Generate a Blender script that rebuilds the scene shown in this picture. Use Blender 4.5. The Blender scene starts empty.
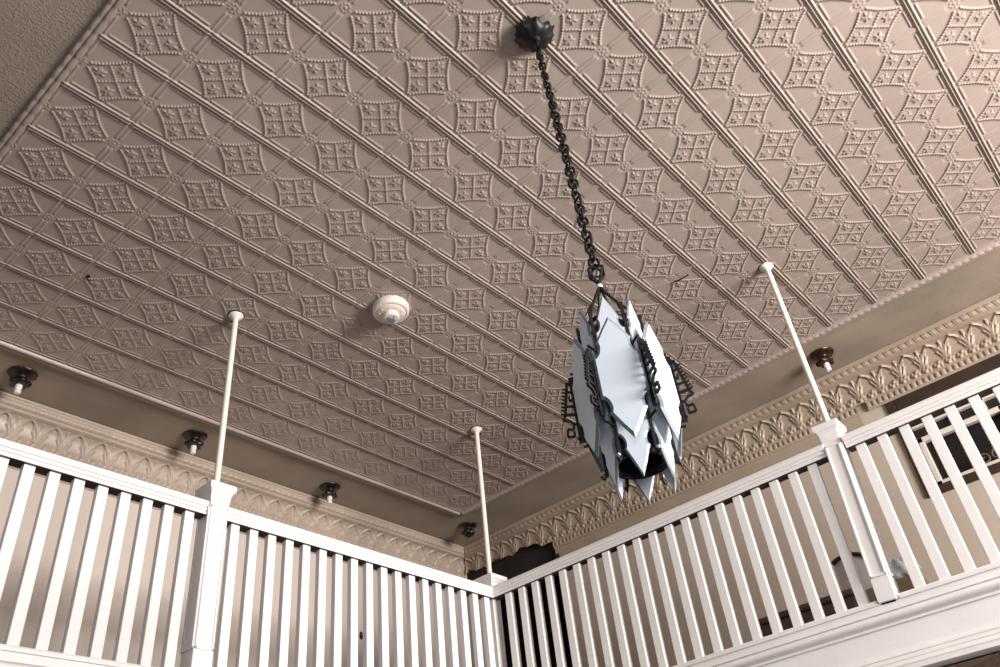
import bpy, math, random
import numpy as np
from mathutils import Vector, Matrix

random.seed(7)
SC = bpy.context.scene
COL = SC.collection
S = 0.33                 # one pressed-tin tile is 0.33 m
ZC = 4.92                # height of the tin ceiling above the ground floor


def P(a, b, z):          # tile units (z measured down from the ceiling) to metres
    return Vector((a * S, b * S, ZC + z * S))


# ------------------------------------------------------------------ camera
cd = bpy.data.cameras.new('camera')
cam = bpy.data.objects.new('camera', cd)
COL.objects.link(cam)
cd.sensor_width = 36.0
cd.lens = 825.417 * 36.0 / 1000.0
cd.clip_start = 0.02
cd.clip_end = 200


def rodrigues(w):
    t = math.sqrt(sum(x * x for x in w))
    return Matrix.Rotation(t, 3, Vector(w) / t)


_R = rodrigues((0.817872429, -0.473328905, 0.730995406))
right, down, fwd = _R[0], _R[1], _R[2]
mw = Matrix((
    (right[0], -down[0], -fwd[0], 0),
    (right[1], -down[1], -fwd[1], 0),
    (right[2], -down[2], -fwd[2], 0),
    (0, 0, 0, 1)))
mw.translation = P(-4.28950799, -4.71160420, -10.0628990)
cam.matrix_world = mw
SC.camera = cam

# ------------------------------------------------------------------ world, lights, exposure
wd = bpy.data.worlds.new('world')
SC.world = wd
wd.use_nodes = True
wd.node_tree.nodes['Background'].inputs[0].default_value = (0.95, 0.95, 1.0, 1)
wd.node_tree.nodes['Background'].inputs[1].default_value = 0.07
SC.view_settings.view_transform = 'Standard'
SC.view_settings.look = 'None'
SC.view_settings.gamma = 1
SC.view_settings.exposure = 0.0
SC.view_settings.use_curve_mapping = False


def area(name, loc, target, sx, sy, energy, color):
    l = bpy.data.lights.new(name, 'AREA')
    l.shape = 'RECTANGLE'
    l.size, l.size_y, l.energy, l.color = sx, sy, energy, color
    o = bpy.data.objects.new(name, l)
    COL.objects.link(o)
    o.location = loc
    o.rotation_euler = (Vector(target) - Vector(loc)).to_track_quat('-Z', 'Y').to_euler()
    return o


# daylight from the tall street windows, far along the right-hand side behind the camera
area('street_window_daylight', P(4.5, -17.5, -5.3), P(5, 6, -4.0), 2.6, 1.5, 920, (1.0, 0.955, 0.925))
area('side_window_daylight', P(-11, -10, -6.0), P(8, 1, -5.0), 2.2, 1.6, 75, (0.80, 0.90, 1.0))


# ------------------------------------------------------------------ materials
def mat(name, c, rough=0.6, metal=0.0, var=0.0, scale=6.0, c2=None, bump=0.0, bscale=80.0, spec=0.5, trans=0.0, sub=0.0):
    m = bpy.data.materials.new(name)
    m.use_nodes = True
    nt = m.node_tree
    bs = nt.nodes['Principled BSDF']
    bs.inputs['Base Color'].default_value = (*c, 1)
    bs.inputs['Roughness'].default_value = rough
    bs.inputs['Metallic'].default_value = metal
    bs.inputs['Specular IOR Level'].default_value = spec
    bs.inputs['Transmission Weight'].default_value = trans
    tc = nt.nodes.new('ShaderNodeTexCoord')
    if var > 0 or c2:
        n = nt.nodes.new('ShaderNodeTexNoise')
        n.inputs['Scale'].default_value = scale
        n.inputs['Detail'].default_value = 5
        nt.links.new(tc.outputs['Object'], n.inputs['Vector'])
        r = nt.nodes.new('ShaderNodeValToRGB')
        r.color_ramp.elements[0].position = 0.3
        r.color_ramp.elements[1].position = 0.7
        d = c2 if c2 else tuple(x * (1 - var) for x in c)
        r.color_ramp.elements[0].color = (*d, 1)
        r.color_ramp.elements[1].color = (*c, 1)
        nt.links.new(n.outputs['Fac'], r.inputs['Fac'])
        nt.links.new(r.outputs['Color'], bs.inputs['Base Color'])
    if bump > 0:
        n2 = nt.nodes.new('ShaderNodeTexNoise')
        n2.inputs['Scale'].default_value = bscale
        n2.inputs['Detail'].default_value = 3
        nt.links.new(tc.outputs['Object'], n2.inputs['Vector'])
        b = nt.nodes.new('ShaderNodeBump')
        b.inputs['Strength'].default_value = bump
        b.inputs['Distance'].default_value = 0.01
        nt.links.new(n2.outputs['Fac'], b.inputs['Height'])
        nt.links.new(b.outputs['Normal'], bs.inputs['Normal'])
    return m


M = dict(
    tin=mat('painted_tin', (0.395, 0.318, 0.275), 0.33, var=0.12, scale=1.6, spec=0.45),
    tin_dark=mat('painted_tin_border', (0.46, 0.365, 0.29), 0.38, var=0.14, scale=3.0, spec=0.45),
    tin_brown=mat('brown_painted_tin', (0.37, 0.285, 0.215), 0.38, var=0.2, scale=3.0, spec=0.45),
    plaster=mat('rough_plaster', (0.33, 0.265, 0.215), 0.75, var=0.15, scale=4, bump=0.6, bscale=110),
    border=mat('border_plaster', (0.36, 0.29, 0.225), 0.7, var=0.28, scale=2.2, bump=0.15, bscale=60),
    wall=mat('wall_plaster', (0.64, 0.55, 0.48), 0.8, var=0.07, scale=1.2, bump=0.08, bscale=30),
    wall_darker=mat('wall_plaster_darker', (0.44, 0.365, 0.295), 0.8, var=0.10, scale=1.5, bump=0.08, bscale=30),  # right wall, a darker and browner tone than the left wall
    white=mat('white_paint', (0.83, 0.79, 0.77), 0.38, var=0.05, scale=5, bump=0.05, bscale=40),
    rod=mat('cream_rod_paint', (0.80, 0.73, 0.65), 0.35, var=0.06, scale=12),
    iron=mat('black_iron', (0.014, 0.012, 0.013), 0.42, metal=0.2, var=0.3, scale=40, spec=0.3),
    bronze=mat('dark_bronze', (0.030, 0.020, 0.015), 0.35, metal=0.4, var=0.4, scale=25),
    copper=mat('worn_copper_bronze', (0.055, 0.024, 0.013), 0.35, metal=0.5, var=0.6, scale=18),
    porcelain=mat('porcelain', (0.80, 0.79, 0.77), 0.25),
    plastic=mat('ivory_plastic', (0.70, 0.62, 0.55), 0.4),
    plastic_dark=mat('grey_plastic', (0.20, 0.17, 0.13), 0.5),
    lens=mat('grey_lens', (0.35, 0.36, 0.38), 0.15, metal=0.4),
    brass=mat('brass', (0.45, 0.28, 0.08), 0.3, metal=1.0),
    black=mat('black_vinyl', (0.012, 0.011, 0.012), 0.35),
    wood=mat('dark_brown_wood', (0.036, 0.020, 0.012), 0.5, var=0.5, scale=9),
    brown=mat('brown_upholstery', (0.13, 0.085, 0.06), 0.7, var=0.4, scale=8),
    tan=mat('tan_cardboard', (0.30, 0.22, 0.15), 0.8, var=0.2, scale=8),
    cloth=mat('grey_white_cloth', (0.50, 0.47, 0.45), 0.85, var=0.1, scale=8),
    bag=mat('white_plastic_film', (0.74, 0.82, 0.86), 0.25, trans=0.25),
    cream=mat('cream_sash_paint', (0.62, 0.56, 0.48), 0.5, var=0.1, scale=10),
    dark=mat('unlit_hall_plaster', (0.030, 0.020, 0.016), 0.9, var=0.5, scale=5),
    floor=mat('old_floorboards', (0.060, 0.038, 0.025), 0.5, var=0.5, scale=4),
)


def glass_mat():
    m = bpy.data.materials.new('frosted_slab_glass')
    m.use_nodes = True
    nt = m.node_tree
    bs = nt.nodes['Principled BSDF']
    bs.inputs['Base Color'].default_value = (0.64, 0.695, 0.755, 1)
    bs.inputs['Roughness'].default_value = 0.35
    tr = nt.nodes.new('ShaderNodeBsdfTranslucent')
    tr.inputs[0].default_value = (0.70, 0.82, 0.86, 1)
    mx = nt.nodes.new('ShaderNodeMixShader')
    mx.inputs[0].default_value = 0.10
    n = nt.nodes.new('ShaderNodeTexNoise')
    n.inputs['Scale'].default_value = 18
    n.inputs['Detail'].default_value = 4
    tc = nt.nodes.new('ShaderNodeTexCoord')
    nt.links.new(tc.outputs['Object'], n.inputs['Vector'])
    b = nt.nodes.new('ShaderNodeBump')
    b.inputs['Strength'].default_value = 0.05
    b.inputs['Distance'].default_value = 0.01
    nt.links.new(n.outputs['Fac'], b.inputs['Height'])
    nt.links.new(b.outputs['Normal'], bs.inputs['Normal'])
    nt.links.new(bs.outputs[0], mx.inputs[1])
    nt.links.new(tr.outputs[0], mx.inputs[2])
    nt.links.new(mx.outputs[0], nt.nodes['Material Output'].inputs['Surface'])
    return m


def pane_mat():
    m = mat('dark_window_pane', (0.012, 0.011, 0.012), 0.18, spec=0.6)
    return m


M['glass'] = glass_mat()
M['pane'] = pane_mat()
M['glass_edge'] = mat('ground_glass_edge', (0.22, 0.25, 0.27), 0.3, var=0.3, scale=60)
M['liner'] = mat('dark_blue_liner', (0.035, 0.040, 0.080), 0.3, metal=0.3)

# ------------------------------------------------------------------ object helpers
WLOC = {}                # world origin (tile units) of every object that can be a parent


def tag(o, label=None, cat=None, group=None, kind=None):
    if label: o['label'] = label
    if cat: o['category'] = cat
    if group: o['group'] = group
    if kind: o['kind'] = kind
    return o


def thing(name, label, cat, at, group=None):
    o = bpy.data.objects.new(name, None)
    o.empty_display_size = 0.05
    COL.objects.link(o)
    o.location = P(*at)
    WLOC[o.name] = at
    return tag(o, label, cat, group)


class MB:
    """collects shapes in tile units (a, b, z below ceiling) and links them as one mesh object"""

    def __init__(self):
        self.v, self.f = [], []

    def add(self, vs, fs):
        k = len(self.v)
        self.v += [tuple(p) for p in vs]
        self.f += [tuple(i + k for i in q) for q in fs]
        return self

    def box(self, a0, a1, b0, b1, z0, z1):
        vs = [(a, b, z) for z in (z0, z1) for b in (b0, b1) for a in (a0, a1)]
        return self.add(vs, [(0, 2, 3, 1), (4, 5, 7, 6), (0, 1, 5, 4), (2, 6, 7, 3), (0, 4, 6, 2), (1, 3, 7, 5)])

    def frame(self, pts_out, pts_in):
        n = len(pts_out)
        return self.add(pts_out + pts_in, [(i, (i + 1) % n, n + (i + 1) % n, n + i) for i in range(n)])

    def lathe(self, c, prof, n=32, wob=None, axis='z'):
        """prof: list of (radius, z offset) around a vertical axis through c"""
        vs, fs = [], []
        m = len(prof)
        for j, (r, z) in enumerate(prof):
            for i in range(n):
                t = 2 * math.pi * i / n
                rr = r * (wob(t, j) if wob else 1)
                vs.append((c[0] + rr * math.cos(t), c[1] + rr * math.sin(t), c[2] + z))
        for j in range(m - 1):
            for i in range(n):
                k = (i + 1) % n
                fs.append((j * n + i, j * n + k, (j + 1) * n + k, (j + 1) * n + i))
        fs.append(tuple(range(n)))
        fs.append(tuple((m - 1) * n + i for i in range(n - 1, -1, -1)))
        return self.add(vs, fs)

    def tube(self, pts, r, n=10, closed=False, sq=False):
        pts = [Vector(p) for p in pts]
        vs, fs = [], []
        L = len(pts)
        u = None
        for i, p in enumerate(pts):
            if closed:
                d = pts[(i + 1) % L] - pts[i - 1]
            else:
                d = pts[min(i + 1, L - 1)] - pts[max(i - 1, 0)]
            d.normalize()
            if u is None:
                u = d.orthogonal().normalized()
            u = (u - d * u.dot(d)).normalized()
            w = d.cross(u)
            rr = r[i] if isinstance(r, (list, tuple)) else r
            for k in range(n):
                t = 2 * math.pi * (k + (0.5 if sq else 0)) / n
                vs.append(p + u * (rr * math.cos(t)) + w * (rr * math.sin(t)))
        for i in range(L if closed else L - 1):
            j = (i + 1) % L
            for k in range(n):
                q = (k + 1) % n
                fs.append((i * n + k, i * n + q, j * n + q, j * n + k))
        if not closed:
            fs.append(tuple(range(n - 1, -1, -1)))
            fs.append(tuple((L - 1) * n + k for k in range(n)))
        return self.add(vs, fs)

    def plate(self, outline, origin, ux, uz, un, th, bev=0.0, only=None):
        """outline (x, z) polygon extruded along un by th, with a chamfered rim of width bev"""
        o, ux, uz, un = Vector(origin), Vector(ux), Vector(uz), Vector(un)
        n = len(outline)
        cx = sum(p[0] for p in outline) / n
        cz = sum(p[1] for p in outline) / n

        def inset(d):
            res = []
            for i in range(n):
                p0, p1, p2 = outline[i - 1], outline[i], outline[(i + 1) % n]
                e1 = Vector((p1[0] - p0[0], p1[1] - p0[1])).normalized()
                e2 = Vector((p2[0] - p1[0], p2[1] - p1[1])).normalized()
                n1, n2 = Vector((-e1.y, e1.x)), Vector((-e2.y, e2.x))
                b = n1 + n2
                b = b / max(0.5, 1 + n1.dot(n2))
                res.append((p1[0] + b.x * d, p1[1] + b.y * d))
            return res
        area2 = sum(outline[i - 1][0] * outline[i][1] - outline[i][0] * outline[i - 1][1] for i in range(n))
        sgn = 1 if area2 > 0 else -1
        rings = [(0, -th / 2 + bev), (0, th / 2 - bev)]
        if bev > 0:
            rings = [(bev * 1.3, -th / 2)] + rings + [(bev * 1.3, th / 2)]
        vs, fs = [], []
        for d, h in rings:
            for (x, z) in (inset(d * sgn) if d else outline):
                vs.append(o + ux * x + uz * z + un * h)
        if only != 'faces':
            for j in range(len(rings) - 1):
                for i in range(n):
                    k = (i + 1) % n
                    fs.append((j * n + i, j * n + k, (j + 1) * n + k, (j + 1) * n + i))
        if only != 'rim':
            fs.append(tuple(range(n - 1, -1, -1)))
            fs.append(tuple((len(rings) - 1) * n + i for i in range(n)))
        return self.add(vs, fs)

    def extrude(self, prof, axis, s0, s1, fix, out=-1, clamp0=None, clamp1=None, closed=True):
        """profile of (protrusion, z) swept along axis 'a' or 'b'; fix = plane, out = sign of protrusion"""
        vs, fs = [], []
        n = len(prof)
        for e, s in enumerate((s0, s1)):
            for (d, z) in prof:
                t = s
                if e == 1 and clamp1: t = clamp1(d)
                if e == 0 and clamp0: t = clamp0(d)
                vs.append((t, fix + out * d, z) if axis == 'a' else (fix + out * d, t, z))
        for i in range(n if closed else n - 1):
            k = (i + 1) % n
            fs.append((i, k, n + k, n + i))
        if closed:
            fs.append(tuple(range(n - 1, -1, -1)))
            fs.append(tuple(range(n, 2 * n)))
        return self.add(vs, fs)

    def build(self, name, m, parent=None, origin=None, smooth=35, bevel=0.0):
        at = origin if origin else (WLOC[parent.name] if parent else (0, 0, 0))
        me = bpy.data.meshes.new(name)
        o0 = P(*at)
        me.from_pydata([tuple(P(*p) - o0) for p in self.v], [], self.f)
        import bmesh
        bm = bmesh.new()
        bm.from_mesh(me)
        bmesh.ops.recalc_face_normals(bm, faces=bm.faces)
        bm.to_mesh(me)
        bm.free()
        me.materials.append(m)
        if smooth:
            me.polygons.foreach_set('use_smooth', [True] * len(me.polygons))
            me.set_sharp_from_angle(angle=math.radians(smooth))
        o = bpy.data.objects.new(name, me)
        COL.objects.link(o)
        if parent:
            o.parent = parent
            o.location = o0 - P(*WLOC[parent.name])
        else:
            o.location = o0
        WLOC[o.name] = at
        if bevel:
            md = o.modifiers.new('bevel', 'BEVEL')
            md.width = bevel * S
            md.segments = 2
            md.limit_method = 'ANGLE'
        return o


def structure(o):
    o['kind'] = 'structure'
    return o


def grid_object(name, X, Y, Z, m, mask=None, parent=None):
    """a smooth height-field mesh from 2-D arrays of tile-unit coordinates"""
    h, w = X.shape
    co = np.empty((h * w, 3), dtype=np.float32)
    co[:, 0] = X.ravel() * S
    co[:, 1] = Y.ravel() * S
    co[:, 2] = ZC + Z.ravel() * S
    ii, jj = np.meshgrid(np.arange(h - 1), np.arange(w - 1), indexing='ij')
    if mask is not None:
        keep = mask[:-1, :-1] & mask[1:, :-1] & mask[:-1, 1:] & mask[1:, 1:]
        ii, jj = ii[keep], jj[keep]
    ii, jj = ii.ravel(), jj.ravel()
    k = ii * w + jj
    q = np.stack([k, k + 1, k + w + 1, k + w], 1).astype(np.int32)
    me = bpy.data.meshes.new(name)
    me.vertices.add(h * w)
    me.vertices.foreach_set('co', co.ravel())
    me.loops.add(q.size)
    me.loops.foreach_set('vertex_index', q.ravel())
    me.polygons.add(len(q))
    me.polygons.foreach_set('loop_start', np.arange(0, q.size, 4, dtype=np.int32))
    me.polygons.foreach_set('use_smooth', np.ones(len(q), dtype=bool))
    me.update(calc_edges=True)
    me.materials.append(m)
    o = bpy.data.objects.new(name, me)
    COL.objects.link(o)
    if parent:
        o.parent = parent
    return o


# ------------------------------------------------------------------ pressed-tin ceiling
def line(d, w):
    return np.exp(-(d / w) ** 2)


def tin_height(u, v):
    """relief of one tin tile; u runs along the bold ridges, v across them; 0..1"""
    h = np.zeros_like(u)
    dv = np.minimum(v, 1 - v)           # distance to the bold double ridge
    du = np.minimum(u, 1 - u)           # distance to the fine cross lines
    um = np.abs(u - 0.5)
    vm = np.abs(v - 0.5)
    # bold double ridge with a groove between, pinched at the node
    h = np.maximum(h, 1.0 * line(dv - 0.024, 0.013) * (0.45 + 0.55 * np.clip(du / 0.03, 0, 1)))
    h = h - 0.25 * line(dv, 0.008)
    # two flanking bars per half edge
    bar = ((du > 0.085) & (um > 0.075)).astype(float)
    h = np.maximum(h, 0.55 * line(dv - 0.088, 0.011) * bar)
    # fine cross lines running from node to rosette
    fine = np.clip((vm - 0.10) / 0.03, 0, 1) * np.clip((dv - 0.04) / 0.03, 0, 1)
    h = np.maximum(h, 0.55 * line(du - 0.032, 0.012) * fine)
    h = np.maximum(h, 0.25 * line(du, 0.010) * fine)
    # rosette of beads in the middle of the cross line
    r = np.sqrt(du ** 2 + vm ** 2)
    ang = np.arctan2(vm, du)
    h = np.maximum(h, 0.5 * line(r, 0.020))
    h = np.maximum(h, 0.42 * line(r - 0.058, 0.014) * (0.5 + 0.5 * np.cos(ang * 8)))
    # medallion: a concave square, corners on the u and v axes, beaded edges
    x = (u - 0.5 + v - 0.5) / math.sqrt(2)
    y = (u - 0.5 - v + 0.5) / math.sqrt(2)
    ax, ay = np.abs(x), np.abs(y)
    big, small = np.maximum(ax, ay), np.minimum(ax, ay)
    half = 0.312
    sag = 0.042
    edge = half - sag * (1 - (small / half) ** 2)          # concave side
    d = big - edge
    p = 0.0445
    bead = 0.62 + 0.38 * np.cos(2 * math.pi * small / p)
    ucorner = (x * y > 0)            # the corners on the u axis are cut off by the rosettes
    lim = np.where(ucorner, small < 0.248, small < half - 0.015)
    h = np.maximum(h, 1.0 * line(d, 0.0150) * bead * lim)
    inside = (d < 0)
    h = np.maximum(h, 0.16 * np.clip(-d / 0.03, 0, 1))      # field inside sits slightly proud
    bead2 = 0.62 + 0.38 * np.cos(2 * math.pi * big / p)
    h = np.maximum(h, 0.9 * line(small, 0.016) * bead2 * inside)
    rr = np.sqrt(x * x + y * y)
    h = np.maximum(h, 0.95 * line(rr, 0.026))
    # leaf in each quarter, spreading towards the corner
    qx, qy = ax - 0.160, ay - 0.160
    rq = np.sqrt(qx ** 2 + qy ** 2)
    aq = np.arctan2(qy, qx) - math.pi / 4
    lobes = 0.072 + 0.020 * np.cos(5 * aq)
    leaf = np.clip((lobes - rq) / 0.016, 0, 1) * (0.55 + 0.25 * np.cos(7 * aq) * np.clip(rq / 0.05, 0, 1))
    h = np.maximum(h, leaf * inside)
    h = np.maximum(h, 0.3 * line(ax - ay, 0.012) * (big > 0.20) * (d < -0.03))
    return h


RELIEF = 0.028
NT = 84
A0, A1, B0, B1 = -2.5, 11.5, -9.5, 9.5
na, nb = int(A1 - A0) * NT, int(B1 - B0) * NT
av = np.linspace(A0, A1, na + 1)
bv = np.linspace(B0, B1, nb + 1)
t1 = np.linspace(0, 1, NT, endpoint=False)
U, V = np.meshgrid(t1, t1, indexing='ij')
tile = tin_height(U, V)
H = np.tile(tile, (int(A1 - A0), int(B1 - B0)))
H = np.pad(H, ((0, 1), (0, 1)), mode='wrap')
AA, BB = np.meshgrid(av, bv, indexing='ij')
# the sheets are nailed up a little unevenly
sagz = 0.010 * np.sin(AA * 1.7 + 0.6) * np.sin(BB * 1.3) + 0.008 * np.sin(AA * 0.9 - BB * 2.1)
structure(grid_object('ceiling', AA, BB, -(H * RELIEF) + 0.3 * sagz, M['tin']))
del AA, BB, H, sagz


def relief_strip(name, m, axis, fix, s0, s1, prof, relief, out=1, step=0.018, clamp=None, mask=None):
    """prof(q)->(d, z) curve list; relief(l, i) displaced along the profile normal"""
    prof = np.array(prof, dtype=float)
    tang = np.gradient(prof[:, :2], axis=0)
    tang /= np.linalg.norm(tang, axis=1)[:, None] + 1e-9
    nrm = np.stack([tang[:, 1], -tang[:, 0]], 1)            # towards the room
    n = int(abs(s1 - s0) / step) + 1
    l = np.linspace(s0, s1, n)
    L, I = np.meshgrid(l, np.arange(len(prof)), indexing='ij')
    Hh = relief(L, I)
    D = prof[I, 0] + nrm[I, 0] * Hh
    Z = prof[I, 1] + nrm[I, 1] * Hh
    if clamp:
        L2 = clamp(L, D)
    else:
        L2 = L
    F = fix + out * D
    mk = mask(L, I) if mask else None
    if axis == 'a':
        return structure(grid_object(name, L2, F, Z, m, mk))
    return structure(grid_object(name, F, L2, Z, m, mk))


# flat plaster borders between the tin field and the cornice, and the rough ceiling beyond
SL, SR = 11.15, 13.32          # outer edges of the flat border on the left and right
o = MB()
o.box(-12, SR + 0.02, 9.50, SL + 0.02, 0.02, 0.12)
o.box(11.50, SR + 0.02, -12, 9.50, 0.02, 0.12)
structure(o.build('ceiling_border', M['border'], smooth=0))
o = MB()
o.box(-12, -2.5, -12, 9.5, 0.015, 0.12)
structure(o.build('ceiling_plaster', M['plaster'], smooth=0))
o = MB().box(-12, 15, -12, 13, 0.13, 0.3)
structure(o.build('ceiling_deck', M['dark'], smooth=0))


# lip mouldings at the rim of the field
def lip_profile(w, drop):
    pts = [(0, 0.0)]
    for k in range(13):
        t = math.pi * k / 12
        pts.append((w * (0.10 + 0.36 * (1 - math.cos(t)) / 2), -drop * (0.25 + 0.75 * math.sin(t))))
    for k in range(1, 10):
        t = math.pi * k / 9
        pts.append((w * (0.48 + 0.44 * (1 - math.cos(t)) / 2), -drop * (0.20 + 0.45 * math.sin(t))))
    pts.append((w, 0.03))
    return pts


def rope(L, I):
    k = (I > 2) & (I < 14)
    return k * 0.014 * np.abs(np.sin(math.pi * L / 0.145 + I * 0.12)) ** 0.7


def leafy(L, I):
    k = (I > 1) & (I < 23)
    return k * (0.018 * np.abs(np.sin(math.pi * L / 0.25)) ** 0.6 * (0.5 + 0.5 * np.sin(I * 0.7)))


relief_strip('trim_1', M['tin'], 'a', 9.50, -2.7, 11.5, lip_profile(0.25, 0.075), lambda L, I: 0 * L, 1, 0.05,
             clamp=lambda L, D: np.minimum(L, 11.5 + D))
relief_strip('trim_2', M['tin'], 'b', 11.50, -12, 9.5, lip_profile(0.24, 0.06), rope, 1, 0.02,
             clamp=lambda L, D: np.minimum(L, 9.5 + D))
relief_strip('trim_3', M['tin'], 'b', -2.50, -12, 9.5, lip_profile(0.15, 0.05), leafy, -1, 0.02)

# ------------------------------------------------------------------ cornices
CW, CD = 0.46, 1.08             # projection and drop of the cornice
WL, WR = SL + CW, SR + CW       # wall faces
prof, band = [], []


def addband(pts, tagv):
    for k, p in enumerate(pts):
        prof.append(p)
        band.append((tagv, k / max(1, len(pts) - 1)))


def ridge(d0, z0, d1, z1, bulge, n=7):
    r = []
    nx, nz = (z1 - z0), -(d1 - d0)
    ln = math.hypot(nx, nz)
    for k in range(n):
        t = k / (n - 1)
        s = math.sin(math.pi * t) * bulge
        r.append((d0 + (d1 - d0) * t + nx / ln * s, z0 + (z1 - z0) * t + nz / ln * s))
    return r


addband(ridge(-0.01, 0.01, 0.015, -0.055, 0.022), 0)
addband(ridge(0.025, -0.07, 0.085, -0.215, 0.030, 14), 1)
addband(ridge(0.085, -0.225, 0.105, -0.275, 0.030), 2)
addband([(0.115 + 0.255 * math.sin(s * math.pi / 2) ** 0.9, -0.285 - 0.53 * (1 - math.cos(s * math.pi / 2))) for s in np.linspace(0, 1, 44)], 3)
addband(ridge(0.37, -0.825, 0.375, -0.865, 0.02, 5), 4)
addband([(0.385, -0.87 - 0.13 * s) for s in np.linspace(0, 1, 10)], 5)
addband(ridge(0.39, -1.005, 0.42, -1.06, 0.02, 6), 6)
addband([(0.425, -1.065 - 0.2 * s) for s in np.linspace(0, 1, 4)] + [(0.435, -1.275), (0.46, -1.30)], 7)
BT = np.array([b[0] for b in band])
BQ = np.array([b[1] for b in band])


def cornice_relief(L, I):
    t, q = BT[I], BQ[I]
    h = np.zeros_like(L)
    # rolled scroll beads
    x = (L / 0.17 + 0.35 * q) % 1.0
    h = np.where(t == 1, 0.026 * np.sin(math.pi * np.clip(q, 0, 1)) * np.sin(math.pi * x) ** 0.6
                 + 0.008 * np.sin(2 * math.pi * x * 3) * np.sin(math.pi * q), h)
    # gothic arches with palmettes between
    per = 0.50
    y = 1 - q                                      # 0 at the foot, 1 at the crown
    s = np.abs(((L / per) % 1.0) - 0.5) * per      # 0 at arch axis, per/2 at the feet
    arch = per / 2 * np.clip(1 - (np.clip(y - 0.10, 0, 1) / 0.80) ** 1.7, 0, 1)
    rim = line(s - arch, 0.021) * (y > 0.06) * (y < 0.95)
    rim2 = 0.7 * line(s - arch * 0.70, 0.013) * (y > 0.12) * (y < 0.72)
    sf = per / 2 - s                                # distance from the foot axis
    fan = np.zeros_like(L)
    for k, (w, top) in enumerate(((0.0, 0.85), (0.055, 0.62), (0.12, 0.45))):
        c = w * np.clip(y / top, 0, 1) ** 1.5 * 1.2
        fan = np.maximum(fan, line(sf - c, 0.015 + 0.012 * (1 - y)) * (y < top) * (y > 0.05) * 0.9)
    drop = 0.5 * line(np.sqrt((s) ** 2 + ((y - 0.93) * 0.45) ** 2), 0.03)
    # scrolled acanthus at the foot
    ac = np.clip((0.24 - y) / 0.10, 0, 1)
    ph = L / 0.25 * 2 * math.pi
    scroll = ac * (0.75 + 0.35 * np.cos(ph + 9 * y) + 0.25 * np.cos(2.0 * ph - 20 * y) + 0.2 * np.cos(3 * ph + 30 * y))
    out = np.maximum(np.maximum(np.maximum(rim, rim2), fan), drop)
    out = np.maximum(out, scroll)
    h = np.where(t == 3, 0.048 * out, h)
    # dentils
    dx = (L / 0.13) % 1.0
    den = np.clip((0.34 - np.abs(dx - 0.5)) / 0.08, 0, 1)
    h = np.where(t == 5, 0.030 * den * np.clip(np.minimum(q, 1 - q) / 0.12, 0, 1), h)
    return h


def hole(L, I):
    """the lower tin has fallen away at the corner of the right-hand cornice"""
    t, q = BT[I], BQ[I]
    pos = t + q
    rag = 3.84 + 0.3 * np.clip((8.6 - L) / 0.3, 0, 1) + 0.06 * np.sin(L * 6.0) + 0.05 * np.sin(L * 12.6 + 1) + 0.02 * np.sin(L * 31)
    lost = (L > 8.12) & (pos > rag) & (L < 11.6)
    # a short missing bite of the dentil course
    lost |= (np.abs(L + 0.95) < 0.10) & (pos > 4.6)
    # and the plain lower fillet is gone above the window
    lost |= (L < -0.9) & (pos >= 7)
    return ~lost


relief_strip('cornice_left', M['tin_dark'], 'a', SL, -6, 13.8, prof, cornice_relief, 1, 0.018,
             clamp=lambda L, D: np.minimum(L, SR + D))
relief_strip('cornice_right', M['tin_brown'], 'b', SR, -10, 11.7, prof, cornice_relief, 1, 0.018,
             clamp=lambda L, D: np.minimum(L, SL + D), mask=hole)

# ------------------------------------------------------------------ walls, balcony slab, floor
ZF = -ZC / S                    # ground floor level in tile units
ZB = -6.50                      # balcony walking surface
ZU = -7.47                      # underside of the balcony
o = MB()
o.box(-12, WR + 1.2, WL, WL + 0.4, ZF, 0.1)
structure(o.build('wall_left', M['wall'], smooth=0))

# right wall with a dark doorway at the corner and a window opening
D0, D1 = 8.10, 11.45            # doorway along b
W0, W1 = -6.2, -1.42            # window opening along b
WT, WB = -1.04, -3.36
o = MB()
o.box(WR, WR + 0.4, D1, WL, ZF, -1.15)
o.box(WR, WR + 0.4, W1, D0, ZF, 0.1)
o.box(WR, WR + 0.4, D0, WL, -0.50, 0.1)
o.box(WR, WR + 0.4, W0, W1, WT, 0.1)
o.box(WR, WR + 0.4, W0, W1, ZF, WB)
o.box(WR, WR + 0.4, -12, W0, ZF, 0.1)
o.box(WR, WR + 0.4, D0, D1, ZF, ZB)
structure(o.build('wall_right', M['wall_darker'], smooth=0))
# unlit hall seen through the doorway
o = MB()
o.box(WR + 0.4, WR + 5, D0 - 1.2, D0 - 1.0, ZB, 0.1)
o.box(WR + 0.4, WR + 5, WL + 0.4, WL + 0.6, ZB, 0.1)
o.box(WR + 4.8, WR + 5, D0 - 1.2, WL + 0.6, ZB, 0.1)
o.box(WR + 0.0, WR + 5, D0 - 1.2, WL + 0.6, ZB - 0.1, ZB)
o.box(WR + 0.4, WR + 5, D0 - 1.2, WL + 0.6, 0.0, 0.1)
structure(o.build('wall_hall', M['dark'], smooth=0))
# dark lath in the gap behind the fallen cornice
o = MB()
for k in range(16):
    zz = -0.56 - 0.045 * k
    o.box(WR + 0.10, WR + 0.14, D0, WL, zz - 0.032, zz)
structure(o.build('trim_4', M['dark'], smooth=0))
# door casing in the shadow
o = MB()
o.box(WR - 0.05, WR + 0.02, D0 - 0.10, D0 + 0.02, ZB, -1.2)
structure(o.build('door_1', M['wood'], smooth=0))

o = MB()
o.box(-12, WR, 6.25, WL, ZU, ZB)
o.box(8.65, WR, -12, 6.25, ZU, ZB)
structure(o.build('balcony_floor', M['floor'], smooth=0))
o = MB().box(-14, 20, -18, 14, ZF - 0.1, ZF)
structure(o.build('floor', M['floor'], smooth=0))

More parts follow.
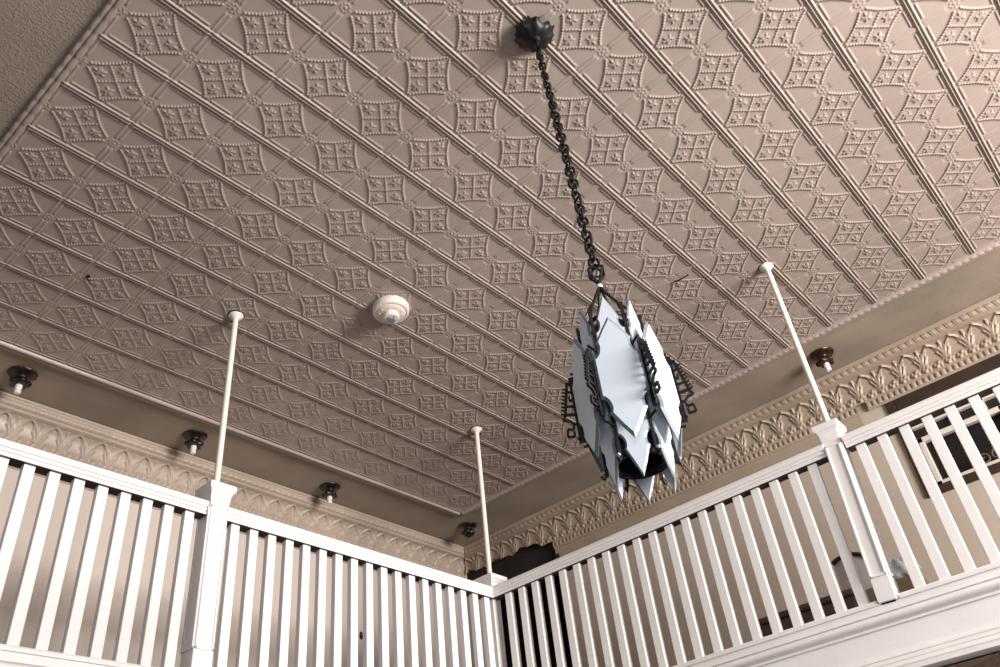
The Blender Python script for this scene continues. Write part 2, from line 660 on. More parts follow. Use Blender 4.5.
# pressed tin under the balcony (a narrow strip shows below the fascia)
nn = 40
t1 = np.linspace(0, 1, nn, endpoint=False)
U, V = np.meshgrid(t1, t1, indexing='ij')
tl = tin_height(U, V)
Hh = np.tile(tl, (5, 17))
Hh = np.pad(Hh, ((0, 1), (0, 1)), mode='wrap')
AA, BB = np.meshgrid(np.linspace(8.66, 13.66, 5 * nn + 1), np.linspace(-10.8, 6.2, 17 * nn + 1), indexing='ij')
structure(grid_object('ceiling_balcony', AA, BB, ZU - 0.01 - Hh * 0.03, M['tin_dark']))

# fascia and nosing of the balcony edge
fas = [(-0.05, ZB + 0.04), (0.045, ZB + 0.04), (0.05, -6.60), (0.005, -6.61)]
for k in range(9):
    t = -math.pi / 2 + math.pi * k / 8
    fas.append((0.045 + 0.075 * math.cos(t), -6.685 - 0.062 * math.sin(t) * 1.0))
fas = fas[:4] + fas[4:][::-1] if fas[4][1] < fas[-1][1] else fas
fas += [(0.02, -6.765), (0.045, -6.775), (0.045, -6.80), (0.005, -6.81), (0.005, -7.165), (0.045, -7.17), (0.05, -7.205), (0.03, -7.215), (0.065, -7.225),
        (0.075, -7.27), (0.055, -7.285), (0.09, -7.295), (0.11, -7.345), (0.085, -7.365), (0.12, -7.375), (0.12, -7.43), (0.05, -7.47), (-0.05, -7.47)]
o = MB()
o.extrude(fas, 'a', -12, 0, 6.25, -1, clamp1=lambda d: 8.65 - d)
structure(o.build('trim_5', M['white'], smooth=40))
o = MB()
o.extrude(fas, 'b', -12, 0, 8.65, -1, clamp1=lambda d: 6.25 - d)
structure(o.build('trim_6', M['white'], smooth=40))

# ------------------------------------------------------------------ window in the right wall
o = MB()
o.box(WR + 0.34, WR + 0.40, W0, W1, WB, WT)
wn = structure(o.build('window_1', M['pane'], smooth=0))
o = MB()
x0, x1 = WR - 0.06, WR + 0.30
o.box(x0, x1, W1 - 0.20, W1 - 0.005, WB + 0.005, WT - 0.005)
o.box(x0, x1, W0, W1 - 0.205, WB + 0.005, WB + 0.18)
o.box(x0, x1, W0, W1 - 0.205, WT - 0.34, WT - 0.005)
c = o.build('window_casing', M['wood'], wn, smooth=0, bevel=0.015)
o = MB()
x0, x1 = WR + 0.16, WR + 0.30
zt, zb = -2.00, -3.14
o.box(x0, x1, W0, W1 - 0.26, zt - 0.12, zt)
o.box(x0, x1, W0, W1 - 0.26, zb, zb + 0.11)
o.box(x0, x1, W1 - 0.37, W1 - 0.26, zb, zt)
o.box(x0, x1, W1 - 2.05, W1 - 1.95, zb, zt)
c = o.build('window_sash', M['cream'], wn, smooth=0, bevel=0.012)
o = MB()
x0, x1 = WR + 0.20, WR + 0.32
o.box(x0, x1, W0, W1 - 0.26, -1.74, -1.68)
for bb in (-2.55, -3.15, -3.75):
    o.box(x0, x1, bb - 0.04, bb + 0.04, -2.0, -1.4)
c = o.build('window_muntin', M['cream'], wn, smooth=0)
# pane screen wires
o = MB()
for k in range(22):
    zz = zt - 0.14 - k * 0.041
    o.box(WR + 0.31, WR + 0.32, W0, W1 - 0.3, zz - 0.006, zz)
c = o.build('window_screen', M['iron'], wn, smooth=0)

# ------------------------------------------------------------------ railings
PITCH = 0.345


def rail_profile(zt, zb, f0, f1):
    """handrail section: (protrusion from the centre plane, z)"""
    w = f1
    return [(-w * 0.75, zb), (w * 0.72, zb), (w * 0.72, zb + 0.045), (w * 0.62, zb + 0.05), (w * 0.62, zb + 0.06), (w * 0.80, zb + 0.065), (w * 0.80, zb + 0.085), (w * 0.86, zb + 0.09),
            (w * 0.72, zb + 0.10), (w * 0.72, zb + 0.115), (w * 0.92, zb + 0.12), (w, zb + 0.14), (w, zt - 0.06), (w * 0.9, zt - 0.025), (w * 0.6, zt), (-w * 0.6, zt), (-w * 0.9, zt - 0.025),
            (-w, zt - 0.06), (-w, zb + 0.16), (-w * 0.9, zb + 0.14), (-w * 0.86, zb + 0.09), (-w * 0.75, zb + 0.06)]


def railing(axis, plane, s0, s1, spots, label, group, mitre=None, low=(0, 0)):
    mid = (s0 + s1) / 2
    root = thing('balcony_railing', label, 'railing', (mid, plane, ZB) if axis == 'a' else (plane, mid, ZB), group)
    o = MB()
    o.extrude(rail_profile(-3.83, -4.07, 0, 0.15), axis, s0, s1, plane, -1, clamp1=mitre)
    tr = o.build('top_rail', M['white'], root, smooth=30)
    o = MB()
    o.extrude([(-0.105, -4.076), (0.104, -4.076), (0.104, -4.06), (-0.105, -4.06)], axis, s0, s1, plane, -1, clamp1=mitre)  # dark brown strip laid along the underside of the white rail
    tag(o.build('rail_underside', M['wood'], tr, smooth=0), 'dark brown underside strip')
    o = MB()
    o.extrude([(-0.10, -6.49), (0.10, -6.49), (0.10, -6.445), (0.085, -6.42), (-0.085, -6.42), (-0.10, -6.445)], axis, s0 + low[0], s1 + low[1], plane, -1, clamp1=mitre)
    o.build('bottom_rail', M['white'], root, smooth=30)
    first = None
    for s in spots:
        at = (s, plane, -6.42) if axis == 'a' else (plane, s, -6.42)
        if first is None:
            o = MB()
            hw, hd = 0.077, 0.055
            if axis == 'a':
                o.box(at[0] - hw, at[0] + hw, at[1] - hd, at[1] + hd, -6.43, -4.06)
            else:
                o.box(at[0] - hd, at[0] + hd, at[1] - hw, at[1] + hw, -6.43, -4.06)
            first = o.build('baluster', M['white'], root, origin=at, smooth=0, bevel=0.010)
        else:
            c = first.copy()
            COL.objects.link(c)
            c.parent = root
            c.location = P(*at) - P(*WLOC[root.name])
    return root


LP, RP = 6.27, 8.67             # centre planes of the left and right railings
RG = 'white balustrade sections along the balcony edge'
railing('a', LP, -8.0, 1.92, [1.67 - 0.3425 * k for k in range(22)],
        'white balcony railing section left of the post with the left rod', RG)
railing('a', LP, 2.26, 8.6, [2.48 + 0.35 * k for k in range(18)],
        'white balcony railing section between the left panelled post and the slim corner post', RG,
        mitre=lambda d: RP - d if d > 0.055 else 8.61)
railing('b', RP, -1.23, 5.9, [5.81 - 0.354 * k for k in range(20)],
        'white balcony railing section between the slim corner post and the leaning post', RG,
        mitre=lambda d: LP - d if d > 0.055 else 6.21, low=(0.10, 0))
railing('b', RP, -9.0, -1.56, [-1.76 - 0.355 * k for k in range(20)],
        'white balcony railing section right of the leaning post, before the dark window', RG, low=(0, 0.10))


# ------------------------------------------------------------------ posts
def square_rings(mb, c, prof):
    """stack of square rings (half width, z) - a turned-square moulding"""
    vs, fs = [], []
    for (w, z) in prof:
        vs += [(c[0] - w, c[1] - w, z), (c[0] + w, c[1] - w, z), (c[0] + w, c[1] + w, z), (c[0] - w, c[1] + w, z)]
    n = len(prof)
    for j in range(n - 1):
        for i in range(4):
            k = (i + 1) % 4
            fs.append((j * 4 + i, j * 4 + k, j * 4 + 4 + k, j * 4 + 4 + i))
    fs.append((3, 2, 1, 0))
    fs.append(tuple((n - 1) * 4 + i for i in range(4)))
    mb.add(vs, fs)


def panel_post(c, label, face, hw=0.155):
    root = thing('newel_post', label, 'post', (c[0], c[1], ZB), 'white square posts of the balcony railing')
    o = MB()
    square_rings(o, c, [(hw, ZB + 0.02), (hw, -3.66)])
    o.build('shaft', M['white'], root, smooth=0, bevel=0.012)
    o = MB()
    square_rings(o, c, [(hw + 0.005, -3.86), (hw + 0.012, -3.80), (hw + 0.02, -3.70), (hw + 0.03, -3.69), (hw + 0.035, -3.665), (hw + 0.06, -3.65),
                        (hw + 0.07, -3.63), (hw + 0.075, -3.55), (hw + 0.06, -3.53), (0.05, -3.505)])
    o.build('cap', M['white'], root, smooth=0, bevel=0.006)
    # raised panel moulding on the faces that look into the room
    for fdir in face:
        o = MB()
        zt, zb, e = -3.92, -6.12, hw - 0.012
        t = 0.034
        for (p0, p1, q0, q1) in ((-e, -e + t, zb, zt), (e - t, e, zb, zt), (-e, e, zb, zb + t), (-e, e, zt - t, zt)):
            if fdir == 'b':
                o.box(c[0] + p0, c[0] + p1, c[1] - hw - 0.020, c[1] - hw + 0.01, q0, q1)
            elif fdir == 'a':
                o.box(c[0] - hw - 0.020, c[0] - hw + 0.01, c[1] + p0, c[1] + p1, q0, q1)
        o.build('panel_moulding', M['white'], root, smooth=0, bevel=0.008)
    return root


panel_post((2.09, 6.26), 'white panelled square post standing in the left railing under the left rod', ('b', 'a'), 0.16)
rp = panel_post((8.69, -1.50), 'white panelled square post leaning out of the right railing on a broken foot', ('a', 'b'), 0.14)
rp.location = rp.location + Vector((0, 0.22 * S, 0))
rp.rotation_euler.x = math.radians(2.0)
o = MB()
square_rings(o, (8.69, -1.50), [(0.10, ZB + 0.0), (0.11, ZB + 0.05), (0.12, ZB + 0.10)])
o.build('metal_foot', M['iron'], rp, smooth=0)
cr = thing('newel_post', 'slim white post with square cap in the inner corner where the two railings meet', 'post', (8.74, 6.34, ZB), 'white square posts of the balcony railing')
o = MB()
square_rings(o, (8.74, 6.34), [(0.12, ZB + 0.02), (0.12, -3.8)])
o.build('shaft', M['white'], cr, smooth=0, bevel=0.01)
o = MB()
square_rings(o, (8.74, 6.34), [(0.17, -3.9), (0.175, -3.72), (0.20, -3.71), (0.22, -3.675), (0.25, -3.66), (0.26, -3.58), (0.25, -3.565), (0.04, -3.545)])
o.build('cap', M['white'], cr, smooth=0, bevel=0.006)


# ------------------------------------------------------------------ rods from the posts to the ceiling
def rod(top, bot, label):
    root = thing('support_rod', label, 'rod', (bot[0], bot[1], bot[2]), 'cream rods from the posts to the tin ceiling')
    o = MB()
    o.tube([bot, (top[0], top[1], -0.01)], 0.052, 16)
    o.build('rod', M['rod'], root, smooth=50)
    o = MB()
    o.lathe((top[0], top[1], 0), [(0.085, 0.0), (0.135, -0.012), (0.135, -0.03), (0.12, -0.045), (0.085, -0.06), (0.075, -0.09), (0.055, -0.10)], 24)
    o.build('flange', M['rod'], root, smooth=50)
    # thin black ring modelled in place of the shadow round the flange
    o = MB()
    o.lathe((top[0], top[1], 0), [(0.15, 0.0), (0.158, -0.006), (0.150, -0.012)], 24)
    o.build('shadow_ring', M['iron'], root, smooth=50)
    return root


rod((2.05, 6.20), (2.07, 6.24, -3.51), 'cream rod from the left panelled post up to the tin ceiling')
rod((8.60, 6.19), (8.74, 6.34, -3.55), 'cream rod from the slim corner post up to the tin ceiling')
rod((8.62, -1.44), (8.67, -1.41, -3.52), 'cream rod from the leaning post up to the tin ceiling')


# ------------------------------------------------------------------ sockets on the flat border
def socket_light(c, label, m, bulb=True, jag=0, turn=0.0):
    root = thing('ceiling_light', label, 'ceiling light', (c[0], c[1], 0.02), 'bare dark socket lights on the ceiling border')
    z0 = 0.02
    o = MB()
    o.lathe((c[0], c[1], z0), [(0.25, 0.0), (0.265, -0.012), (0.255, -0.04), (0.22, -0.065), (0.15, -0.08), (0.11, -0.10), (0.10, -0.14)], 48,
            wob=(lambda t, j: 1 + 0.03 * math.cos(14 * t) * (j < 3)))
    o.build('base', m, root, smooth=50)
    o = MB()
    prof = [(0.10, -0.12), (0.12, -0.17), (0.15, -0.20), (0.18, -0.21), (0.185, -0.26), (0.165, -0.285), (0.10, -0.29)]
    o.lathe((c[0], c[1], z0), prof, 40, wob=(lambda t, j: 1 + (0.14 * math.cos(5 * (t + turn)) if j in (3, 4, 5) else 0)))
    o.build('shade_holder', m, root, smooth=50)
    o = MB()
    if bulb:
        o.lathe((c[0], c[1], z0), [(0.055, -0.28), (0.066, -0.30), (0.066, -0.37), (0.052, -0.38), (0.050, -0.395), (0.062, -0.41), (0.062, -0.46), (0.045, -0.475)], 20)
        o.build('lamp_socket', M['porcelain'], root, smooth=40)
    else:
        o.lathe((c[0], c[1], z0), [(0.055, -0.28), (0.062, -0.30), (0.062, -0.36), (0.05, -0.37)], 20)
        o.build('lamp_socket', m, root, smooth=40)
    return root


socket_light((0.04, 10.33), 'dark round socket light with white stub, at the left edge of the photo', M['bronze'], True, 1, 0.4)
socket_light((3.80, 10.35), 'dark round socket light with white stub, just left of the left rod', M['bronze'], True, 0, 0.9)
socket_light((7.72, 10.50), 'dark round socket light between the rods of the left post and the corner post', M['bronze'], True, 0, 0.2)
socket_light((12.33, 10.03), 'black socket light without white stub in the inner corner of the ceiling border', M['bronze'], False, 0, 1.3)
socket_light((12.40, -0.90), 'coppery dark socket light above the right railing beside the right rod', M['copper'], True, 0, 0.7)

# ------------------------------------------------------------------ smoke detector
sd = (4.03, 4.13, 0)
root = thing('smoke_detector', 'round ivory smoke detector with stepped nose on the tin ceiling', 'smoke detector', sd)
o = MB()
o.lathe(sd, [(0.33, 0.0), (0.345, -0.03), (0.345, -0.14), (0.335, -0.165), (0.30, -0.18), (0.285, -0.17)], 48)
o.build('housing', M['plastic'], root, smooth=40)
o = MB()
o.lathe(sd, [(0.285, -0.165), (0.27, -0.185), (0.22, -0.205), (0.16, -0.215), (0.15, -0.20)], 48)
for k in range(10):
    t = 2 * math.pi * k / 10
    ca, cb = sd[0] + 0.215 * math.cos(t), sd[1] + 0.215 * math.sin(t)
    o.lathe((ca, cb, -0.205), [(0.012, 0), (0.012, -0.012)], 8)
o.build('vent_ring', M['plastic'], root, smooth=40)
o = MB()
o.lathe(sd, [(0.15, -0.20), (0.155, -0.215), (0.155, -0.29), (0.14, -0.31), (0.10, -0.315)], 40)
o.build('nose', M['plastic'], root, smooth=40)
o = MB()
o.lathe(sd, [(0.085, -0.31), (0.085, -0.345), (0.07, -0.36)], 24)
for k in range(3):
    t = 2 * math.pi * k / 3 + 0.4
    o.tube([(sd[0] + 0.115 * math.cos(t), sd[1] + 0.115 * math.sin(t), -0.31), (sd[0] + 0.10 * math.cos(t), sd[1] + 0.10 * math.sin(t), -0.36)], 0.012, 8)
o.build('sensor_cap', M['lens'], root, smooth=40)

# ------------------------------------------------------------------ pendant lantern
az = math.radians(28.8)
FW = Vector((math.cos(az), math.sin(az), 0))
RT = Vector((math.sin(az), -math.cos(az), 0))
CAN = Vector((1.55, -1.51, 0))
AX = Vector((1.57, -1.51, 0)) + RT * 0.075
UP = Vector((0, 0, 1))
root = thing('pendant_lantern', 'black iron pendant lantern of frosted glass shield panels on a long chain', 'pendant light', (CAN.x, CAN.y, 0))

o = MB()
o.lathe((CAN.x, CAN.y, 0), [(0.20, 0.02), (0.24, -0.03), (0.25, -0.07), (0.235, -0.11), (0.20, -0.15), (0.14, -0.185), (0.07, -0.20), (0.05, -0.24), (0.02, -0.25)], 32,
        wob=lambda t, j: 1 + 0.10 * math.cos(8 * t) * (1 if j < 6 else 0))
o.build('canopy', M['iron'], root, smooth=40)
# bent petal tips round the canopy
o = MB()
for k in range(8):
    t = 2 * math.pi * (k + 0.5) / 8
    d = Vector((math.cos(t), math.sin(t), 0))
    s = Vector((-math.sin(t), math.cos(t), 0))
    c0 = CAN + d * 0.22
    outl = [(-0.07, -0.13), (0.07, -0.13), (0.065, 0.02), (0.03, 0.05), (0, 0.10), (-0.03, 0.05), (-0.065, 0.02)]
    o.plate(outl, c0 + UP * -0.085, s, (UP * 0.55 + d * 0.62).normalized(), (UP * 0.62 - d * 0.55).normalized(), 0.018)
o.build('canopy_petal', M['iron'], root, smooth=0)
# the two worn brass tips
tag(root.children[-1], 'bent iron petals around the canopy')

# chain: twisted links
ctop = CAN + UP * -0.22
cbot = AX + UP * -4.36
n = 40
o = MB()
rng = random.Random(3)
for k in range(n):
    c = ctop.lerp(cbot, (k + 0.5) / n)
    ln = (cbot - ctop).length / n
    t = math.radians(90 * (k % 2) + 25 + 12 * math.sin(k * 0.9) + rng.uniform(-8, 8)) + az
    s = Vector((math.cos(t), math.sin(t), 0))
    hl, hw = ln * 0.66, (0.040 if k < 14 else 0.052)
    pts = []
    for j in range(12):
        q = 2 * math.pi * j / 12
        cx = math.copysign(abs(math.cos(q)) ** 0.6, math.cos(q))
        cz = math.copysign(abs(math.sin(q)) ** 0.6, math.sin(q))
        pts.append(c + s * (hw * cx) + UP * (hl * cz))
    o.tube(pts, 0.0165, 6, closed=True)
o.build('chain', M['iron'], root, smooth=50)

# bail: diamond cage, knot and three legs down to the frame
o = MB()
for k in range(4):
    t = az + math.pi / 4 + k * math.pi / 2
    d = Vector((math.cos(t), math.sin(t), 0))
    o.tube([AX + UP * -4.33, AX + d * 0.11 + UP * -4.43, AX + UP * -4.60], 0.015, 6)
    t2 = t + math.pi / 2
    d2 = Vector((math.cos(t2), math.sin(t2), 0))
    o.tube([AX + d * 0.11 + UP * -4.43, AX + d2 * 0.11 + UP * -4.43], 0.011, 6)
o.tube([AX + UP * -4.56, AX + UP * -4.64], 0.03, 8)
for k in range(6):
    t = az + math.pi / 6 + k * math.pi / 3
    d = Vector((math.cos(t), math.sin(t), 0))
    o.tube([AX + UP * -4.62, AX + d * 0.09 + UP * -4.80, AX + d * 0.26 + UP * -5.06, AX + d * 0.285 + UP * -5.15], 0.014, 6)
o.build('bail', M['iron'], root, smooth=40)
o = MB()
o.lathe((AX.x, AX.y, -4.63), [(0.01, 0.035), (0.028, 0.02), (0.033, 0), (0.028, -0.02), (0.01, -0.035)], 14)
o.build('bail_ball', M['porcelain'], root, smooth=60)


def shield(L, W, sh, f0, f1, f2, ncut):
    """pointed shield outline, notched at its four shoulders; (x, z) with z from 0 to -L"""
    w2, s2 = W / 2, sh / 2
    right_top = [(0.0, 0.0), (s2 * 0.5, -f0 * L * 0.47), (s2, -f0 * L)]
    notch = []
    r = (f2 - f0) * L / 2
    zc = -(f0 + f2) / 2 * L
    for k in range(1, 6):
        t = math.pi / 2 - math.pi * k / 6
        notch.append((s2 + (w2 - s2) * (k / 6) - ncut * math.sin(math.pi * k / 6), zc + r * math.sin(t)))
    right = right_top + notch + [(w2, -f2 * L)]
    low = [(x, -L - z) for (x, z) in right[::-1]]
    rs = right + low
    ls = [(-x, z) for (x, z) in rs[::-1]]
    pts = rs + ls
    out = []
    for p in pts:
        if not out or (abs(out[-1][0] - p[0]) + abs(out[-1][1] - p[1])) > 1e-4:
            out.append(p)
    if abs(out[0][0] - out[-1][0]) + abs(out[0][1] - out[-1][1]) < 1e-4:
        out.pop()
    return out


RI, RO = 0.275, 0.405
ZI0, ZI1 = -4.98, -6.96
ZO0, ZO1 = -5.34, -6.66
outer = shield(ZO0 - ZO1, 0.435, 0.335, 0.215, 0.275, 0.335, 0.038)
inner = shield(ZI0 - ZI1, 0.295, 0.225, 0.145, 0.18, 0.215, 0.032)
for shape, rad, ztop, th, bv, txt in ((inner, RI, ZI0, 0.034, 0.013, 'long inner glass shield panel'), (outer, RO, ZO0, 0.046, 0.020, 'wide outer glass shield panel')):
    for k in range(6):
        t = az + math.pi + k * math.pi / 3
        d = Vector((math.cos(t), math.sin(t), 0))
        s = Vector((-math.sin(t), math.cos(t), 0))
        o = MB()
        o.plate(shape, AX + d * rad + UP * ztop, s, UP, d, th, bv, 'faces')
        p = o.build('glass_panel', M['glass'], root, smooth=0)
        tag(p, txt)
        o = MB()
        o.plate(shape, AX + d * rad + UP * ztop, s, UP, d, th, bv, 'rim')
        o.build('ground_edge', M['glass_edge'], p, smooth=0)

# inner iron cage: six straps at the joints and three hoops
o = MB()
for k in range(6):
    t = az + math.pi / 6 + k * math.pi / 3
    d = Vector((math.cos(t), math.sin(t), 0))
    r1 = RI / math.cos(math.pi / 6) * 0.985
    o.tube([AX + d * r1 + UP * -5.10, AX + d * r1 + UP * -6.76], 0.020, 4, sq=True)
    o.tube([AX + d * r1 + UP * -6.74, AX + d * (r1 + 0.03) + UP * -6.79, AX + d * (r1 + 0.05) + UP * -6.75], 0.016, 6)
    for zz in (-5.62, -6.42):
        o.tube([AX + d * (r1 - 0.01) + UP * zz, AX + d * (RO / math.cos(math.pi / 6)) + UP * zz], 0.014, 6)
for zz, rr in ((-5.18, 0.24), (-6.05, 0.24), (-6.70, 0.25)):
    pts = [AX + Vector((math.cos(q), math.sin(q), 0)) * rr + UP * zz for q in [2 * math.pi * j / 24 for j in range(24)]]
    o.tube(pts, 0.022, 6, closed=True)
o.build('cage', M['iron'], root, smooth=40)
o = MB()
for k in range(6):
    t = az + math.pi / 6 + k * math.pi / 3
    d = Vector((math.cos(t), math.sin(t), 0))
    r1 = RI / math.cos(math.pi / 6)
    for zz in (-6.72,):
        c = AX + d * (r1 + 0.02) + UP * zz
        o = MB()
        o.lathe((c.x, c.y, c.z), [(0.006, 0.018), (0.018, 0.008), (0.018, -0.008), (0.006, -0.018)], 8)
        o.build('screw_head', M['lens'], root, smooth=50)
o = MB()
o.lathe((AX.x, AX.y, -5.0), [(0.03, -0.14), (0.19, -0.20), (0.215, -0.30), (0.215, -1.70), (0.20, -1.70), (0.20, -0.32), (0.03, -0.2)], 24)
o.build('inner_liner', M['liner'], root, smooth=40)
# dark socket body with its plate inside the cage
o = MB()
o.lathe((AX.x, AX.y, -6.05), [(0.05, 0.9), (0.06, 0.5), (0.10, 0.45), (0.10, 0.1), (0.05, 0.05)], 20)
o.build('socket_stem', M['iron'], root, smooth=40)

# serrated iron brackets standing out from the joints of the outer panels
def bracket_mesh(mb, base, d, s):
    def pl(poly):
        mb.plate(poly, base, d, UP, s, 0.020)
    def bar(p0, p1, w):
        p0, p1, w = (p0[0] * 0.74, p0[1] * 0.90), (p1[0] * 0.74, p1[1] * 0.90), w * 1.15
        v = Vector((p1[0] - p0[0], p1[1] - p0[1]))
        nrm = Vector((-v.y, v.x)).normalized() * w / 2
        pl([(p0[0] + nrm.x, p0[1] + nrm.y), (p0[0] - nrm.x, p0[1] - nrm.y), (p1[0] - nrm.x, p1[1] - nrm.y), (p1[0] + nrm.x, p1[1] + nrm.y)])
    bar((0.005, 0.10), (0.005, -0.70), 0.050)
    bar((0.012, 0.02), (0.075, 0.035), 0.022)
    bar((0.070, 0.045), (0.085, -0.03), 0.022)
    bar((0.085, -0.03), (0.165, -0.36), 0.022)
    for j in range(8):
        f = j / 7
        x0, z0 = 0.090 + 0.072 * f, -0.045 - 0.30 * f
        bar((x0, z0), (x0 + 0.050, z0 + 0.028), 0.014)
    bar((0.012, -0.10), (0.090, -0.06), 0.018)
    bar((0.012, -0.16), (0.070, -0.19), 0.018)
    bar((0.070, -0.19), (0.075, -0.13), 0.016)
    bar((0.012, -0.26), (0.135, -0.24), 0.018)
    bar((0.012, -0.36), (0.155, -0.34), 0.020)
    bar((0.155, -0.34), (0.195, -0.40), 0.020)
    bar((0.195, -0.40), (0.120, -0.42), 0.020)
    bar((0.120, -0.42), (0.075, -0.47), 0.020)
    bar((0.075, -0.47), (0.012, -0.46), 0.018)
    bar((0.075, -0.47), (0.085, -0.53), 0.018)
    bar((0.085, -0.53), (0.160, -0.515), 0.018)
    bar((0.160, -0.515), (0.175, -0.60), 0.018)
    bar((0.175, -0.60), (0.085, -0.61), 0.018)
    bar((0.085, -0.61), (0.085, -0.55), 0.018)
    bar((0.012, -0.64), (0.055, -0.66), 0.030)


for k in range(6):
    t = az + math.pi / 6 + k * math.pi / 3
    d = Vector((math.cos(t), math.sin(t), 0))
    s = Vector((-math.sin(t), math.cos(t), 0))
    o = MB()
    bracket_mesh(o, AX + d * (RO / math.cos(math.pi / 6) - 0.005) + UP * -5.75, d, s)
    o.build('serrated_bracket', M['iron'], root, smooth=0)

# ------------------------------------------------------------------ small things on the walls and balcony
kp = thing('keyhole_plate', 'small dark brass keyhole plate on the left wall, between two balusters', 'keyhole', (9.69, WL, -3.10))
o = MB()
pts = [(0.055 * math.cos(q), 0.10 * math.sin(q)) for q in [2 * math.pi * j / 16 for j in range(16)]]
o.plate(pts, (9.69, WL - 0.012, -3.10), (1, 0, 0), (0, 0, 1), (0, -1, 0), 0.024, 0.006)
o.build('plate', M['black'], kp, smooth=0)
o = MB()
o.lathe((9.70, WL - 0.04, -3.08), [(0.005, 0.03), (0.03, 0.015), (0.03, -0.015), (0.005, -0.03)], 12)
o.build('knob', M['brass'], kp, smooth=50)

# low brown bench behind the right railing
bn = thing('storage_bench', 'low dark brown bench on the balcony floor behind the right railing', 'bench', (10.7, 0.45, ZB))
o = MB()
o.box(10.35, 11.15, -0.30, 1.50, ZB + 0.06, -5.72)
o.build('body', M['brown'], bn, smooth=0, bevel=0.03)
o = MB()
o.box(10.30, 11.2, -0.34, 1.55, -5.72, -5.60)
o.build('seat_pad', M['brown'], bn, smooth=0, bevel=0.05)
for (x, y) in ((10.42, -0.22), (11.08, -0.22), (10.42, 1.4), (11.08, 1.4)):
    o = MB()
    o.box(x - 0.05, x + 0.05, y - 0.05, y + 0.05, ZB, ZB + 0.08)
    o.build('foot', M['wood'], bn, smooth=0)

# office-type chair back with a black rim above the bench
ch = thing('armchair', 'armchair with grey-white back and curved black top rim beside the leaning post', 'chair', (11.65, -0.05, ZB))
o = MB()
nn = 9
vs, fs = [], []
for i in range(nn):
    for j in range(7):
        y = 0.20 - 0.80 * i / (nn - 1)
        top = -4.66 - 0.16 * ((i - 3.0) / 4.0) ** 2 - 0.05 * i / 8
        z = -5.75 + (top + 5.75) * j / 6
        x = 11.42 + 0.10 * (j / 6) - 0.05 * math.cos((i - 4) / 4 * 1.4)
        vs.append((x, y, z))
m0 = len(vs)
vs += [(x + 0.14, y, z) for (x, y, z) in vs]
for i in range(nn - 1):
    for j in range(6):
        q = (i * 7 + j, i * 7 + j + 1, (i + 1) * 7 + j + 1, (i + 1) * 7 + j)
        fs.append(q)
        fs.append(tuple(m0 + k for k in q[::-1]))
ring = [i * 7 for i in range(nn)] + [(nn - 1) * 7 + j for j in range(1, 7)] + [i * 7 + 6 for i in range(nn - 2, -1, -1)] + [j for j in range(5, 0, -1)]
for a_, b_ in zip(ring, ring[1:] + ring[:1]):
    fs.append((a_, b_, m0 + b_, m0 + a_))
o.add(vs, fs)
o.build('backrest', M['cloth'], ch, smooth=50)
o = MB()
rim = []
for i in range(0, nn + 1):
    y = 0.20 - 0.80 * i / (nn - 1)
    rim.append((11.47, y, -4.65 - 0.16 * ((i - 3.0) / 4.0) ** 2 - 0.05 * i / 8 - (0.1 if i > 8 else 0)))
o.tube(rim, 0.042, 10)
o.build('top_rim', M['black'], ch, smooth=50)
o = MB()
o.box(11.25, 12.15, -0.45, 0.40, -5.95, -5.75)
o.build('seat', M['black'], ch, smooth=0, bevel=0.05)
for (x, y) in ((11.32, -0.4), (12.08, -0.4), (11.32, 0.35), (12.08, 0.35)):
    o = MB()
    o.tube([(x, y, ZB), (x, y, -5.93)], 0.035, 10)
    o.build('leg', M['black'], ch, smooth=50)

# carton with a bag on it just right of the leaning post
bx = thing('carton', 'tan brown carton on the balcony floor under the white plastic bag', 'box', (10.6, -1.05, ZB))
o = MB()
o.box(10.35, 10.95, -1.40, -0.42, ZB, -5.70)
o.build('body', M['tan'], bx, smooth=0, bevel=0.01)
o = MB()
o.box(10.37, 10.93, -0.95, -0.88, -5.70, -5.69)
o.build('packing_tape', M['cloth'], bx, smooth=0)
import bmesh


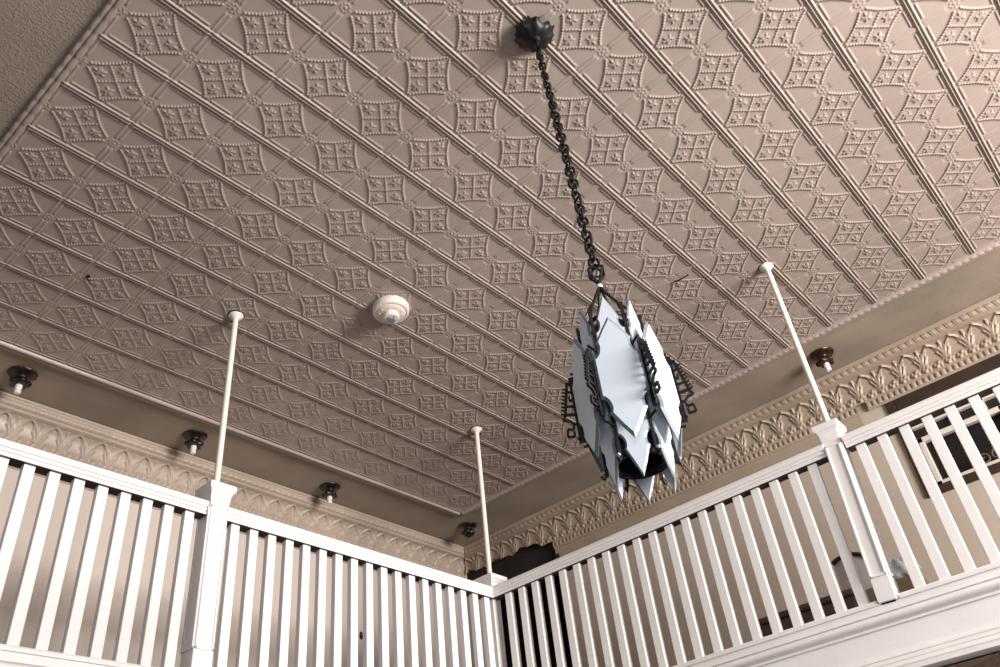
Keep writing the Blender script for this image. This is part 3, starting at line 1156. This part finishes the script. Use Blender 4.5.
def bag(c, r, label):
    bm = bmesh.new()
    bmesh.ops.create_icosphere(bm, subdivisions=4, radius=1)
    rg = random.Random(11)
    ph = [rg.uniform(0, 6) for _ in range(6)]
    for v in bm.verts:
        x, y, z = v.co
        w = 1 + 0.10 * math.sin(7 * x + ph[0] + 3 * z) + 0.09 * math.sin(9 * y + ph[1] - 4 * z) + 0.07 * math.sin(13 * z + ph[2] + 5 * x)
        if z > 0.4: w *= 1 - 0.55 * (z - 0.4)
        v.co = Vector((x * w * r[0], y * w * r[1], max(z * w, -0.8) * r[2])) * S
    me = bpy.data.meshes.new('plastic_bag')
    bm.to_mesh(me)
    bm.free()
    me.polygons.foreach_set('use_smooth', [True] * len(me.polygons))
    me.materials.append(M['bag'])
    ob = bpy.data.objects.new('plastic_bag', me)
    COL.objects.link(ob)
    ob.location = P(*c)
    tag(ob, label, 'plastic bag')
    return ob


bag((10.62, -1.15, -5.50), (0.20, 0.26, 0.24), 'crumpled white plastic bag on the carton, just right of the leaning post foot')

# wrought scroll leaning in the window
sc = thing('iron_scroll', 'curled wrought iron scroll standing on the sill of the dark window', 'scroll', (WR + 0.05, -2.9, WB + 0.16))
o = MB()
for (cy, cz, sg, r0) in ((-2.72, -2.98, 1, 0.13), (-2.98, -2.96, -1, 0.14), (-3.22, -2.99, 1, 0.12)):
    pts = []
    for j in range(30):
        q = j / 29 * 2.6 * math.pi
        rr = r0 * (1 - 0.75 * j / 29)
        pts.append((WR + 0.08, cy + sg * rr * math.cos(q), cz + rr * math.sin(q)))
    o.tube(pts, 0.018, 6)
o.build('scrollwork', M['brown'], sc, smooth=50)
o = MB()
o.box(WR + 0.06, WR + 0.10, -3.4, -2.55, WB + 0.16, WB + 0.20)
o.build('foot_bar', M['iron'], sc, smooth=0)

# small hook and a loose wire on the tin
hook = thing('ceiling_hook', 'tiny dark hook in the tin ceiling left of the left rod', 'hook', (-0.40, 6.90, 0))
hk = MB()
hk.lathe((-0.40, 6.90, 0), [(0.03, 0.0), (0.035, -0.02), (0.012, -0.03)], 10)
hk.tube([(-0.40, 6.90, -0.02), (-0.40, 6.90, -0.07), (-0.37, 6.90, -0.10), (-0.34, 6.90, -0.07)], 0.010, 6)
hk.build('screw_hook', M['iron'], hook, smooth=50)
WX = ((7.60, 0.03), (7.62, -0.29))
wr = thing('loose_wire', 'short dark loose wire against the tin ceiling right of the lantern chain', 'wire', (WX[0][0], WX[0][1], 0))
o = MB()
o.tube([(WX[0][0], WX[0][1], -0.03), ((WX[0][0] + WX[1][0]) / 2, (WX[0][1] + WX[1][1]) / 2, -0.055), (WX[1][0], WX[1][1], -0.04)], 0.014, 6)
o.build('wire', M['bronze'], wr, smooth=50)
